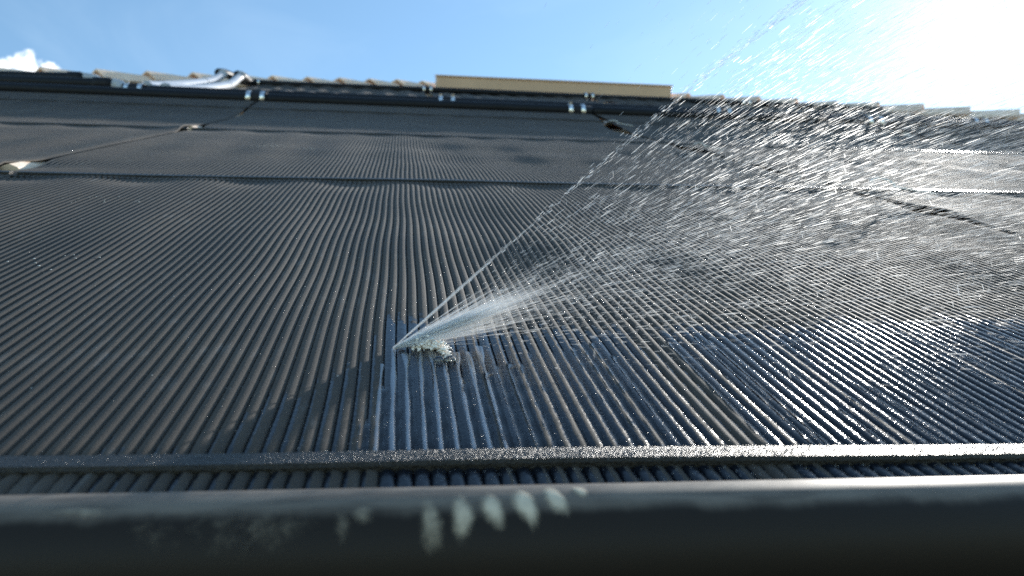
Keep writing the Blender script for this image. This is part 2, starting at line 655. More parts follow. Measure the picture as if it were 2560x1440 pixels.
cells = set()
for k in range(-20, 40):
    x = 0.005 + k * TP
    for j in range(-1, 32):
        y = j * TE + 0.05
        vis = False
        if y < 3.3 and (abs(x + 0.565) < 0.16 or abs(x - 0.79) < 0.16 or abs(x - 2.06) < 0.11):
            vis = True
        if 3.15 < y < 3.5 and -2.3 < x < 3.2:
            vis = True
        if 3.5 < y < 6.6 and (-1.55 < x < -0.95 or abs(x - 0.2) < 0.08 or abs(x - 1.44) < 0.08):
            vis = True
        if vis and hip_x(y + 0.3, -1) + 0.1 < x < hip_x(y + 0.3, 1) - 0.1:
            put_tile(x, y, -0.083 + 0.035 * float(smooth01(np.array((y - 2.6) / 0.8))))


# two tiles stand a little proud and show in the gaping places of the left-hand gap
for x, y in ((-0.556, 2.175), (-0.596, 1.275)):
    o = bpy.data.objects.new('roof_tile', tile_me)
    COL.objects.link(o)
    o.parent = roof
    o.location = (x, y, -0.052)
    o.rotation_euler = (0.05, 0.06, 0.10)
    o.scale = (0.5, 0.36, 0.90)


# hip tiles, laid from the eave up over the mortar
def hip_tile(length=0.43, half=0.125, h=0.058, th=0.013):
    prof = np.array([(-half, -h), (-half * 0.5, -h * 0.42), (-0.022, -0.008), (0, 0), (0.022, -0.008), (half * 0.5, -h * 0.42), (half, -h)])
    V = []
    for (s, k, dz) in ((0.0, 1.0, 0.0), (length, 0.80, -0.046)):
        V.append(np.stack([np.full(7, s), prof[:, 0] * k, prof[:, 1] * k + dz], 1))
        V.append(np.stack([np.full(7, s), prof[:, 0] * k * 0.93, prof[:, 1] * k + dz - th], 1))
    V = np.vstack(V)
    k = np.arange(6)
    q = lambda a, b: np.stack([a + k, b + k, b + k + 1, a + k + 1], 1)
    F = np.vstack([q(0, 14), q(21, 7), q(7, 0), q(14, 21), [[0, 7, 21, 14]], [[6, 20, 27, 13]]])
    return V, F


hip_me = mesh('hip_tile', *hip_tile(), smooth=False)
hip_me.materials.append(M_TILE)
HIP_H = 0.112
for (p0, a), n0, n1 in ((HIP_L, -6, 13), (HIP_R, -4, 13)):
    t = np.array([math.cos(a), math.sin(a)])
    nmax = np.linalg.norm(APEX - p0)
    for k in range(n0, n1):
        s = k * 0.35
        if s > nmax:
            continue
        o = bpy.data.objects.new('hip_tile', hip_me)
        COL.objects.link(o)
        o.parent = roof
        p = p0 + t * s
        o.location = (p[0], p[1], HIP_H + rng.normal(0, 0.002))
        o.rotation_euler = (rng.normal(0, 0.03), 0.0, a + rng.normal(0, 0.012))
    # mortar below them, an uneven bed
    ns = 120
    ss = np.linspace(n0 * 0.35, nmax, ns)
    sec = np.array([(-0.135, -0.2), (-0.115, -0.03), (-0.085, 0.022), (0.0, 0.06), (0.085, 0.022), (0.115, -0.03), (0.135, -0.2)])
    nn = np.array([-t[1], t[0]])
    V = np.zeros((ns, 7, 3))
    for i, s in enumerate(ss):
        j = rng.normal(0, 0.006, (7, 2))
        V[i, :, :2] = (p0 + t * s)[None] + nn[None] * (sec[:, 0] + j[:, 0])[:, None]
        V[i, :, 2] = sec[:, 1] + j[:, 1]
    obj('mortar_bed', mesh('mortar_bed', V.reshape(-1, 3), grid_faces(ns, 7)), M_MORTAR, roof)

# long beige box across the apex
bx = thing('metal_box', (1.49, 7.62, -0.05), 'long beige box lying across the top of the roof, between the hips', 'box')
o = bevel(obj('housing', mesh('housing', *boxes([((0, 0.12, 0.1), (2.33, 0.30, 0.225))]), smooth=False), M_BEIGE, bx), 0.008)
o = bevel(obj('lid', mesh('lid', *boxes([((0, 0.12, 0.2185), (2.35, 0.32, 0.012))]), smooth=False), M_BEIGE, bx), 0.003)
o = obj('base_shadow_band', mesh('base_shadow_band', *boxes([((0, 0.10, -0.03), (2.36, 0.36, 0.10))]), smooth=False), principled('brown shadow', (0.16, 0.085, 0.055), 0.7, nscale=6, var=0.3), bx)  # brown block that paints the shadow band under the box

# ------------------------------------------------------------------ solar panels
TUBE_P, TUBE_R, FLAT = 0.00735, 0.00364, 0.52
SKEW = ((-0.2, -0.03), (0.31, -0.03), (1.22, 0.045), (2.2, 0.035), (3.05, 0.0), (9.0, 0.0))


def skew(X, Y):
    """The panels are not laid quite square: bars and pipes run a little askew."""
    return X * np.interp(Y, [a for a, b in SKEW], [b for a, b in SKEW])

BARS = (0.304, 1.222, 2.175, 2.955)


def scallop(X):
    return 0.5 - 0.5 * np.cos(2 * np.pi * (X - 0.003) / 0.1445)


def mat_height(X, Y, row):
    X, Y = np.broadcast_arrays(np.asarray(X, float), np.asarray(Y, float))
    if row == 2:
        z = 0.028 + 0.006 * np.sin(2 * np.pi * Y / 0.57 + 3 * X) + 0.004 * np.sin(2 * np.pi * X / 0.1445)
        z = z + 0.014 * smooth01((Y - 5.8) / 0.18) + 0.012 * smooth01((3.62 - Y) / 0.18)
        return z
    z = np.zeros_like(X)
    for b0, b1, amp in ((0.304, 1.222, 1.0), (1.222, 2.175, 1.2), (2.175, 2.955, 1.3)):
        u = np.clip((Y - b0) / (b1 - b0), 0, 1)
        env = np.sin(np.pi * u) ** 2
        z = z + amp * (0.15 + 0.85 * smooth01((X + 0.15) / 0.3)) * env * (0.0015 * np.sin(2 * np.pi * X / 0.47 + 5.1 * Y + 0.6) + 0.0014 * np.sin(2 * np.pi * (Y - 0.1) / 0.30 + 2.2 * X) - 0.001)
        z = z + amp * env * 0.0008 * np.sin(2 * np.pi * X / 0.1445 + 1.0)
    for b in BARS[1:]:
        near = np.exp(-((Y - (b - 0.05)) / 0.045) ** 2)
        z = z - 0.0026 * near * scallop(X)
    for b in BARS:
        z = z - 0.0016 * np.exp(-((Y - b) / 0.007) ** 2)
    z = z + 0.036 * smooth01((Y - 2.72) / 0.44)
    return z


OPEN_L = ((2.20, 0.08), (1.31, 0.06))        # where the left-hand gap gapes: place up the slope, half length
OPEN_R = ((2.80, 0.16), (1.98, 0.10), (1.02, 0.05))


def gape(Y, places):
    return sum(np.exp(-((Y - c) / h) ** 2) for c, h in places)


def edge_lift(X, Y, x0, x1, row):
    """The mats' free edges curl up or down where the gap between two panels gapes."""
    if row == 2:
        return 0.0
    out = 0.0
    for e, d, (places, up) in ((x0, X - x0, (OPEN_L, -0.003) if abs(x0 + 0.548) < 0.01 else (OPEN_R, 0.003)),
                               (x1, x1 - X, (OPEN_L, 0.007) if abs(x1 + 0.554) < 0.01 else (OPEN_R, -0.003))):
        out = out + up * gape(Y, places) * np.exp(-np.abs(d) / 0.05)
    out = out - 0.0035 * np.exp(-np.abs(x1 - X) / 0.005) * (1 - 0.9 * np.clip(gape(Y, OPEN_L), 0, 1))
    return out


def edge_shift(X, Y, x0, x1, row):
    """Sideways pull of the tubes beside a gaping place."""
    if row == 2:
        return 0.0
    pl = OPEN_L if abs(x0 + 0.548) < 0.01 else OPEN_R
    pr = OPEN_L if abs(x1 + 0.554) < 0.01 else OPEN_R
    seam = -0.036 * smooth01((2.15 - Y) / 0.9) * np.exp(-np.abs(X + 0.55) / 0.11)
    return seam + 0.017 * gape(Y, pl) * np.exp(-(X - x0) / 0.12) - 0.016 * gape(Y, pr) * np.exp(-(x1 - X) / 0.12)


def wet_edges(xs):
    e = np.full(len(xs), -1.0)
    dl = np.full(len(xs), 3.0)
    dr = np.full(len(xs), 2.0)
    for i, x in enumerate(xs):
        if x > -0.012:
            e[i] = np.interp(x, [-0.012, 0.0, 0.03, 0.06, 0.16, 0.26, 0.40, 0.6, 0.9], [0.50, 0.515, 0.49, 0.482, 0.487, 0.492, 0.512, 0.53, 0.54]) - 0.025 * x + rng.normal(0, 0.006)
            pd = 0.75 if x < 0.16 else 0.22
            if rng.random() < pd and x > 0.045:
                dl[i] = rng.uniform(-0.25, 0.1)
                dr[i] = rng.uniform(0.35, 0.75)
            if 0.150 < x < 0.178:
                dl[i], dr[i] = -0.9, 0.9
        elif x > -0.13:
            e[i] = np.interp(x, [-0.13, -0.08, -0.03, -0.012], [0.315, 0.335, 0.40, 0.47]) + rng.normal(0, 0.012)
            dl[i] = rng.uniform(-0.5, -0.15)
            dr[i] = 1.4
    return e, dl, dr


def riser_verts(xs, ys, nang, row, x0, x1, base, a0=-35, a1=215):
    """Vertex block (tube, along, around) of the riser tubes at xs."""
    a = np.radians(np.linspace(a1, a0, nang))
    X = np.asarray(xs)[:, None]
    Y = np.asarray(ys)[None, :]
    Xw = X + 0.0005 * np.sin(9 * Y + 40 * X) + 0.0004 * np.sin(23 * Y + 11 * X) + edge_shift(X, Y, x0, x1, row)
    Z = mat_height(X, Y, row) + edge_lift(X, Y, x0, x1, row)
    V = np.zeros((len(xs), len(ys), nang, 3))
    V[..., 0] = Xw[..., None] + TUBE_R * np.cos(a) - base[0]
    V[..., 1] = np.broadcast_to((Y + skew(X, Y))[..., None], V.shape[:3]) - base[1]
    V[..., 2] = Z[..., None] + FLAT * TUBE_R * np.sin(a) + (1 - FLAT) * TUBE_R - base[2]
    return V, np.cos(a)


def header(name, x0, x1, y, z, r, base, parent, seg=28):
    xs = np.linspace(x0, x1, 24)
    V, F = sweep(np.stack([xs - base[0], y + skew(xs, np.full(24, y)) - base[1], z - base[2] + 0.0015 * np.sin(xs * 3.0)], 1), r, seg)
    return obj(name, mesh(name, V, F), M_PIPE if y < 1 else M_HEADER, parent)


def bar(x0, x1, y, base, parent, row, wavy):
    n = 160
    xs = np.linspace(x0, x1, n)
    zc = mat_height(xs, y, row)
    top = zc + 0.0085
    prof = [(-0.006, -0.004), (-0.006, 0.0058), (-0.0048, 0.0075), (0.0048, 0.0075), (0.006, 0.0058), (0.006, -0.004)]
    V = np.zeros((n, 6, 3))
    for j, (dy, dz) in enumerate(prof):
        V[:, j, 0] = xs - base[0]
        V[:, j, 1] = y + dy + skew(xs, y) - base[1] + 0.0006 * np.sin(xs * 21)
        V[:, j, 2] = np.median(zc) + dz - base[2] + 0.0006 * np.sin(xs * 9 + y)
    F = [grid_faces(n, 6, True), np.array([[0, 1, 2, 3], [0, 3, 4, 5]])[:, ::-1], np.array([[0, 1, 2, 3], [0, 3, 4, 5]]) + (n - 1) * 6]
    o = obj('spacer_bar', mesh('spacer_bar', V.reshape(-1, 3), F, False), M_BAR, parent)
    if wavy:  # dark toothed strip standing in for the scalloped shadow below the bar
        xs = np.arange(x0, x1, TUBE_P / 6)
        n = len(xs)
        yy = y - 0.03
        tooth = np.abs(np.cos(np.pi * (xs - x0) / TUBE_P))
        zc = mat_height(xs, yy, row) + edge_lift(xs, yy, x0, x1, row)
        V = np.zeros((n, 4, 3))
        for j, (dy, dz) in enumerate(((0, -0.002), (0, 1), (0.004, 1), (0.004, -0.002))):
            V[:, j, 0] = xs - base[0]
            V[:, j, 1] = yy + dy + skew(xs, yy) - base[1]
            V[:, j, 2] = (zc + 0.0012 + 0.0034 * (1 - tooth ** 2 * 0.75) if dz == 1 else zc + dz) - base[2]
        obj('shade_strip', mesh('shade_strip', V.reshape(-1, 3), grid_faces(n, 4), False), M_WEB, parent)
    return o


def web(xs, ys, row, x0, x1, base, parent):
    xx = np.arange(x0, x1, 0.0245)
    X, Y = np.meshgrid(xx, ys)
    Z = mat_height(X, Y, row) + edge_lift(X, Y, x0, x1, row) + 0.0016
    V = np.stack([X + edge_shift(X, Y, x0, x1, row) - base[0], Y + skew(X, Y) - base[1], Z - base[2]], -1)
    obj('web_sheet', mesh('web_sheet', V.reshape(-1, 3), grid_faces(len(ys), len(xx))), M_WEB, parent)


def panel(x0, x1, row, label, individual, nang, nys):
    if row == 1:
        ya, yb = 0.262, 3.2
        base = (0.5 * (x0 + x1), 0.262, 0.0)
    else:
        ya, yb = 3.40, 6.0
        base = (0.5 * (x0 + x1), 3.40, 0.03)
    t = thing('solar_panel', base, label, 'solar panel', 'black ribbed solar heating panels laid on the roof')
    xs = np.arange(x0 + 0.006, x1 - 0.003, TUBE_P)
    if row == 1:
        ys = np.concatenate([np.linspace(0.268, 0.325, 9), np.linspace(0.335, 1.13, int(nys * 0.42))[0:], np.linspace(1.145, 1.25, 9), np.linspace(1.27, 3.185, int(nys * 0.6))])
        zb, zt_ = -0.014, 0.045
        header('header_pipe', x0 - 0.03, x1 + 0.03, ya, zb, 0.025, base, t, 40)
        header('header_pipe', x0 - 0.005, x1 + 0.005, yb, zt_, 0.025, base, t)
    else:
        ys = np.linspace(3.41, 5.985, nys)
        header('header_pipe', x0 - 0.005, x1 + 0.005, ya, 0.052, 0.025, base, t)
        header('header_pipe', x0 - 0.005, x1 + 0.005, yb, 0.055, 0.025, base, t)
    V, ca = riser_verts(xs, ys, nang, row, x0, x1, base)
    if row == 1:
        we, dl, dr = wet_edges(xs)
    else:
        we, dl, dr = np.full(len(xs), -9.0), np.full(len(xs), 3.0), np.full(len(xs), 2.0)
    nv = V.shape[1] * V.shape[2]
    around = np.tile(np.broadcast_to(ca, (V.shape[1], V.shape[2])).ravel(), 1)
    if individual:
        F = grid_faces(V.shape[1], V.shape[2])
        for i in range(len(xs)):
            me = mesh('riser_tube', V[i].reshape(-1, 3), F, True,
                      {'wet_edge': np.full(nv, we[i] - base[1]), 'around': around, 'dry_left': np.full(nv, dl[i]), 'dry_right': np.full(nv, dr[i])})
            obj('riser_tube', me, M_RISER, t)
    else:
        F0 = grid_faces(V.shape[1], V.shape[2])
        F = (F0[None] + (np.arange(len(xs)) * nv)[:, None, None]).reshape(-1, 4)
        me = mesh('riser_mat', V.reshape(-1, 3), F, True,
                  {'wet_edge': np.repeat(we - base[1], nv), 'around': np.tile(around, len(xs)), 'dry_left': np.repeat(dl, nv), 'dry_right': np.repeat(dr, nv)})
        tag(obj('riser_mat', me, M_RISER, t), kind='stuff')
    web(xs, ys[::2], row, x0 + 0.004, x1 - 0.004, base, t)
    if row == 1:
        for b in BARS:
            bar(x0 + 0.002, x1 - 0.002, b, base, t, row, individual and b in (1.222,))
    else:
        for b in (4.3, 5.2):
            bar(x0 + 0.002, x1 - 0.002, b, base, t, row, False)
    return t, xs, base


main, MAIN_XS, MAIN_BASE = panel(-0.548, 0.775, 1, 'large black ribbed panel in the foreground with the water leak spraying from it', True, 9, 96)
panel(-1.86, -0.554, 1, 'black ribbed panel at the left edge, beside the gaps showing cream tiles', False, 6, 80)
panel(0.790, 2.030, 1, 'black ribbed panel at the right edge behind the spray', False, 6, 80)
panel(2.075, 3.330, 1, 'black ribbed panel far right, beyond the spray, below the right hip', False, 5, 60)
panel(-1.030, 0.165, 2, 'upper row panel right of the two grey pipes', False, 5, 44)
panel(0.215, 1.405, 2, 'upper row panel directly below the left part of the beige box', False, 5, 44)
panel(1.465, 2.690, 2, 'upper row panel below the right end of the beige box', False, 5, 44)
panel(2.750, 3.900, 2, 'rightmost upper row panel, behind the spray', False, 5, 44)


# pale marks on the lower header pipe: thin raised patches that follow its curve
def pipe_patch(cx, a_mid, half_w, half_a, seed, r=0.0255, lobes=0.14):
    """Irregular patch on the front header; cx along it, angle a in degrees from straight up towards the eave."""
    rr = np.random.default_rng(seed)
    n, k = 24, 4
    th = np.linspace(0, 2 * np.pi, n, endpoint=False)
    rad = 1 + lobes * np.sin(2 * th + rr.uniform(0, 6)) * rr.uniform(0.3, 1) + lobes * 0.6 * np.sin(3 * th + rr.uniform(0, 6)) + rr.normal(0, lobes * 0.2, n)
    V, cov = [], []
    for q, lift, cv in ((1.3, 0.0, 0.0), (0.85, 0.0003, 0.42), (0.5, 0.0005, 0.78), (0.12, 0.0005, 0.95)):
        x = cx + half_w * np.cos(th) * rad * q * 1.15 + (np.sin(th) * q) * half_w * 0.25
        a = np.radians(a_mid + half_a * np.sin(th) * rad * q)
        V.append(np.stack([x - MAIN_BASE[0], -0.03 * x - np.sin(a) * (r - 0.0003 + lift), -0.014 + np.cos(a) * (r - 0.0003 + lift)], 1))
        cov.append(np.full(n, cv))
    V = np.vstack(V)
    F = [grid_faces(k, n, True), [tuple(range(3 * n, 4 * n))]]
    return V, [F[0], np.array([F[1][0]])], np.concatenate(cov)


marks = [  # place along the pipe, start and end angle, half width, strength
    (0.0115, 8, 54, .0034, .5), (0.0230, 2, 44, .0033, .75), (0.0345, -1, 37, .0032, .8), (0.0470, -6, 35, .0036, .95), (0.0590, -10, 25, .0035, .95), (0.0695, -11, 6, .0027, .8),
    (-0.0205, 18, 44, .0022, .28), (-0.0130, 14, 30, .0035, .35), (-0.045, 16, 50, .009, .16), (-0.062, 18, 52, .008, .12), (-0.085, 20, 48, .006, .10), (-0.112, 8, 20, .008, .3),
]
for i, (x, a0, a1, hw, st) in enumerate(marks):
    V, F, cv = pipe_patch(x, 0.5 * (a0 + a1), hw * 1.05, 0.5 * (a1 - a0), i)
    obj('pale_mark', mesh('pale_mark', V, F, True, {'cover': cv * st}), M_PALE_MARK, main)


# ------------------------------------------------------------------ couplings
def coupling(x, y, z, label, tilt=0.0, r=0.029, half=0.042):
    t = thing('hose_coupling', (x, y, z), label, 'coupling', 'rubber couplings with steel clamps joining the header pipes')
    xs = np.array([-half, -half * 0.96, -half * 0.4, 0, half * 0.4, half * 0.96, half])
    obj('sleeve', mesh('sleeve', *sweep(np.stack([xs, 0 * xs, 0 * xs], 1), np.array([0.96, 1, 1.0, 1.03, 1.0, 1, 0.96]) * r, 24)), M_SLEEVE, t)
    for s in (-1, 1):
        px = s * half * 0.62
        th = np.linspace(0, 2 * np.pi, 28, endpoint=False)
        V = np.zeros((4, 28, 3))
        for j, (dx, rr) in enumerate(((-0.008, r + 0.0004), (-0.0075, r + 0.0022), (0.0075, r + 0.0022), (0.008, r + 0.0004))):
            V[j, :, 0] = px + dx
            V[j, :, 1] = rr * np.cos(th)
            V[j, :, 2] = rr * np.sin(th)
        c = obj('clamp', mesh('clamp', V.reshape(-1, 3), grid_faces(4, 28, True)), M_STEEL, t)
        a = rng.uniform(0.6, 2.0)
        V, F = boxes([((px, (r + 0.006) * math.cos(a), (r + 0.006) * math.sin(a)), (0.013, 0.012, 0.010))])
        V2, F2 = sweep([(px, (r + 0.007) * math.cos(a) - 0.016, (r + 0.007) * math.sin(a)), (px, (r + 0.007) * math.cos(a) + 0.012, (r + 0.007) * math.sin(a))], 0.004, 6)
        obj('screw_housing', mesh('screw_housing', np.vstack([V, V2]), [F, F2[0] + 8, F2[1] + 8, F2[2] + 8], False), M_STEEL, c)
    return t


coupling(-0.564, 3.2, 0.045, 'coupling with two bright clamps left of centre, above the gap with a cream tile')
coupling(0.715, 3.2, 0.045, 'coupling with pale blue clamps on the thick header, at the edge of the spray')
coupling(2.052, 3.2, 0.045, 'coupling on the lower header far right, veiled by the spray')
coupling(-1.075, 3.40, 0.052, 'coupling with glinting clamps where the two grey pipes begin')
coupling(0.190, 3.40, 0.052, 'lower of two couplings below the left end of the beige box, with silver clamps')
coupling(1.435, 3.40, 0.052, 'small coupling of the upper row, right of the beige box, seen through the spray')
coupling(2.720, 3.40, 0.052, 'rightmost coupling of the upper row lower pipe, deep in the spray')
coupling(-1.060, 6.0, 0.055, 'coupling at the upper end of the grey pipes, below the hip tiles')
coupling(0.190, 6.0, 0.055, 'upper of two couplings below the left end of the beige box')
coupling(1.435, 6.0, 0.055, 'coupling under the right part of the beige box')
coupling(2.720, 6.0, 0.055, 'coupling of the top pipe right of the beige box, in the spray')


# ------------------------------------------------------------------ plumbing at the left
def spline(pts, n=40):
    """Catmull-Rom through pts."""
    P = np.array([pts[0]] + list(pts) + [pts[-1]], float)
    out = []
    k = len(pts) - 1
    for i in range(k):
        p0, p1, p2, p3 = P[i:i + 4]
        for u in np.linspace(0, 1, n // k, endpoint=False):
            out.append(0.5 * ((2 * p1) + (-p0 + p2) * u + (2 * p0 - 5 * p1 + 4 * p2 - p3) * u * u + (-p0 + 3 * p1 - 3 * p2 + p3) * u ** 3))
    out.append(P[-2])
    return np.array(out)


def grey_pipe(pts, ring_at, label):
    b = np.array(pts[0], float)
    t = thing('grey_pipe', tuple(b), label, 'pipe', 'grey pipes running up the roof')
    P = spline([np.array(p) - b for p in pts], 60)
    obj('pipe_run', mesh('pipe_run', *sweep(P, 0.026, 20)), M_GREY, t)
    i = int(ring_at * 60)
    obj('joint_ring', mesh('joint_ring', *sweep(P[i:i + 2], 0.0285, 20)), M_GREY, t)
    obj('end_socket', mesh('end_socket', *sweep(P[-3:], 0.031, 20)), M_GREY, t)
    return t


grey_pipe([(-1.06, 3.50, 0.066), (-1.10, 3.9, 0.060), (-1.14, 4.6, 0.062), (-1.185, 5.2, 0.070), (-1.20, 5.5, 0.092), (-1.19, 5.58, 0.115)], 0.5, 'longer grey pipe running up the roof, the one behind')
grey_pipe([(-0.99, 3.52, 0.060), (-1.00, 4.0, 0.046), (-1.04, 4.8, 0.048), (-1.085, 5.3, 0.056), (-1.105, 5.6, 0.085), (-1.09, 5.68, 0.108)], 0.5, 'nearer grey pipe running up the roof in front of the other')


def black_pipe(pts, label, end=None, r=0.027):
    b = np.array(pts[0], float)
    t = thing('feed_pipe', tuple(b), label, 'pipe', 'black feed pipes at the left')
    P = spline([np.array(p) - b for p in pts], 40)
    obj('pipe_run', mesh('pipe_run', *sweep(P, r, 20)), M_HEADER, t)
    obj('socket', mesh('socket', *sweep(P[-7:-1], r * 1.16, 20)), M_HEADER, t)
    if end is not None:
        Q = spline([P[-1], *[np.array(p) - b for p in end]], 20)
        obj('elbow', mesh('elbow', *sweep(Q, r * 1.02, 20)), M_GREY, t)
    return t


black_pipe([(-2.35, 3.70, 0.068), (-1.9, 3.70, 0.074), (-1.55, 3.70, 0.080), (-1.38, 3.70, 0.084)], 'upper black feed pipe at the left edge under the hip tiles', [(-1.34, 3.715, 0.078), (-1.27, 3.74, 0.045), (-1.22, 3.78, 0.02)])
black_pipe([(-2.30, 3.50, 0.058), (-1.8, 3.50, 0.062), (-1.4, 3.50, 0.066), (-1.19, 3.50, 0.068)], 'lower black feed pipe at the left edge ending beside the glinting coupling', [(-1.165, 3.50, 0.064), (-1.14, 3.48, 0.055), (-1.12, 3.43, 0.052)])
tp = thing('top_elbow_pipe', (-1.22, 5.75, 0.10), 'short black pipe joining the grey pipes to the top header', 'pipe')
P = spline([(0.0, -0.16, 0.018), (0.01, -0.02, 0.015), (0.06, 0.16, -0.02), (0.12, 0.25, -0.045)], 24)
obj('pipe_run', mesh('pipe_run', *sweep(P, 0.03, 18)), M_HEADER, tp)
P = spline([(0.105, -0.08, 0.01), (0.12, 0.03, 0.0), (0.125, 0.16, -0.03), (0.14, 0.25, -0.045)], 24)
obj('pipe_branch', mesh('pipe_branch', *sweep(P, 0.03, 18)), M_HEADER, tp)


# hold-down cords at the right-hand gap
def cord_loop(x, y, z, s, label, seed):
    rr = np.random.default_rng(seed)
    t = thing('tie_cord', (x, y, z), label, 'cord', 'pale tie cords along the gap between panels')
    a = np.linspace(-0.3, 2.6, 14)
    pts = [(s * 0.022 * math.cos(q), s * 0.012 * math.sin(q) + rr.normal(0, 0.001), s * (0.010 + 0.010 * math.sin(q))) for q in a]
    obj('loop', mesh('loop', *sweep(spline(pts, 52), 0.0022 * s, 6)), M_CORD, t)
    pts = [(s * 0.022, 0, 0.008), (s * 0.04, -0.004, 0.006), (s * 0.06, -0.01, 0.004), (s * 0.085, -0.02, 0.001)]
    obj('tail', mesh('tail', *sweep(spline(pts, 15), 0.0018 * s, 6)), M_CORD, t)


cord_loop(0.785, 1.17, 0.012, 1.0, 'pale cord loop nearest the camera on the right-hand gap, in the spray', 1)
cord_loop(0.772, 1.95, 0.010, 0.7, 'pale cord loop midway up the right-hand gap', 2)
cord_loop(0.755, 2.75, 0.020, 0.8, 'pale cord tie just below the coupling in the spray', 3)

# ------------------------------------------------------------------ water
HOLE = np.array([-0.0045, 0.444, 0.0045])


def streaks(P0, D, length, rad):
    """Stretched drops: curled slivers of water, each turned its own way about its flight line."""
    n = len(P0)
    D = D / np.linalg.norm(D, axis=1)[:, None]
    ref = np.where(np.abs(D[:, 2:3]) > 0.9, np.array([[1.0, 0, 0]]), np.array([[0, 0, 1.0]]))
    s = np.cross(D, ref)
    s /= np.linalg.norm(s, axis=1)[:, None]
    u = np.cross(s, D)
    roll = rng.uniform(0, 2 * np.pi, n)
    prof = ((0.0, 0.3), (0.25, 1.0), (0.8, 0.9), (1.0, 0.15))
    k = len(prof)
    V = np.zeros((n, k, 4, 3))
    for i, (f, r) in enumerate(prof):
        for j, a0 in enumerate((-1.9, -0.65, 0.65, 1.9)):
            a = roll + a0
            V[:, i, j] = P0 + D * (length * f)[:, None] + (rad * r)[:, None] * (np.cos(a)[:, None] * s + np.sin(a)[:, None] * u)
    F0 = grid_faces(k, 4)
    F = (F0[None] + (np.arange(n) * k * 4)[:, None, None]).reshape(-1, 4)
    body = np.repeat(0.25 + 1.05 * rng.random(n) ** 1.8, k * 4)
    return V.reshape(-1, 3), F, {'body': body}


def fan(n, elev, ez, az, sz, top=48.0):
    """Unit vectors round a mean elevation and azimuth (degrees; azimuth from along the eave towards the ridge)."""
    e = rng.normal(elev, ez, n)
    a = rng.normal(az, sz, n)
    if top is not None:                       # the split in the tube throws nothing beyond this slant
        for _ in range(12):
            bad = 0.62 * a + 0.95 * e > top
            e[bad] = rng.normal(elev, ez, bad.sum())
            a[bad] = rng.normal(az, sz, bad.sum())
    e, a = np.radians(e), np.radians(a)
    return np.stack([np.cos(e) * np.cos(a), np.cos(e) * np.sin(a), np.sin(e)], 1)


def clear_of_mat(P, gap=0.004):
    return P[:, 2] > gap


def spray_set(n, elev, ez, az, sz, r0, r1, power, len0, len1, rad0, rad1, top=48.0):
    D = fan(n, elev, ez, az, sz, top)
    r = r0 + (r1 - r0) * rng.random(n) ** power
    drop = np.zeros_like(D)
    drop[:, 2] = -0.035 * r ** 2
    drop[:, 1] = -0.02 * r ** 2
    P = HOLE + D * r[:, None] + drop + rng.normal(0, 0.0015, (n, 3)) * np.minimum(1, r * 4)[:, None]
    T = D + drop * 2 / r[:, None] + rng.normal(0, 0.02, (n, 3))
    ln = rng.uniform(len0, len1, n) * np.clip(0.04 + r * 1.35, 0.06, 1.25)
    rd = rng.uniform(rad0, rad1, n) * (0.6 + 0.4 * rng.random(n) ** 3)
    ok = clear_of_mat(P) & clear_of_mat(P + T * ln[:, None])
    return P[ok], T[ok], ln[ok], rd[ok]


def join(sets):
    return [np.concatenate(x) for x in zip(*sets)]


# the body of the jet at the hole
js = []
for (n, elev, ez, az, sz, l0, l1, rd) in ((1500, 14, 2.0, 23, 3.2, 0.008, 0.045, 0.00036), (600, 16, 3.5, 26, 6, 0.006, 0.05, 0.00022), (600, 10, 2.8, 15, 6, 0.006, 0.05, 0.00022), (40, 21, 0.3, 48, 0.5, 0.02, 0.09, 0.0003)):
    D = fan(n, elev, ez, az, sz, None if n < 100 else 44.0)
    r = rng.exponential(0.016, n)
    ln = l0 + rng.exponential(l1 * 0.45, n)
    js.append((HOLE + D * r[:, None] + rng.normal(0, 0.0004, (n, 3)), D, ln, rd * rng.uniform(0.5, 1.5, n)))
V, F, AT = streaks(*join(js))
jet = obj('water_jet', mesh('water_jet', V - HOLE, F, True, AT), M_JET, None, tuple(HOLE))
tag(jet, 'white jet of water bursting from a split tube of the foreground panel', 'water jet')

sets = [
    spray_set(1200, 14, 3.5, 24, 5, 0.02, 0.32, 0.8, 0.010, 0.030, 0.00010, 0.00022),
    spray_set(3700, 13, 5, 22, 8, 0.04, 0.95, 0.70, 0.016, 0.046, 0.00012, 0.00030),
    spray_set(1700, 9, 5, 8, 11, 0.05, 0.72, 0.75, 0.014, 0.040, 0.00012, 0.00028),
    spray_set(4600, 19, 7, 36, 9, 0.12, 1.35, 0.70, 0.018, 0.052, 0.00016, 0.00034),
    spray_set(700, 4, 3, 12, 12, 0.03, 0.6, 0.9, 0.006, 0.020, 0.00012, 0.00026),
    spray_set(800, 25, 7, 44, 10, 0.40, 1.3, 0.8, 0.016, 0.040, 0.00016, 0.00034, None),
    spray_set(900, 21, 0.22, 48, 0.4, 0.05, 1.4, 0.9, 0.012, 0.030, 0.00020, 0.00050, None),
]
n = 120                                        # spent drops falling back
fall = (np.stack([rng.uniform(0.08, 0.55, n), rng.uniform(0.25, 0.75, n), rng.uniform(0.01, 0.13, n)], 1) - 0,
        np.stack([rng.normal(0, 0.12, n), rng.normal(-0.55, 0.1, n), np.full(n, -0.8)], 1), rng.uniform(0.002, 0.007, n), rng.uniform(0.0001, 0.00035, n))
sets.append(tuple(fall))
V, F, AT = streaks(*join(sets))
sp = obj('water_spray', mesh('water_spray', V - HOLE, F, True, AT), M_SPRAY, None, tuple(HOLE))
tag(sp, 'fan of bright flying water drops sweeping to the upper right from the leak', 'water spray', kind='stuff')

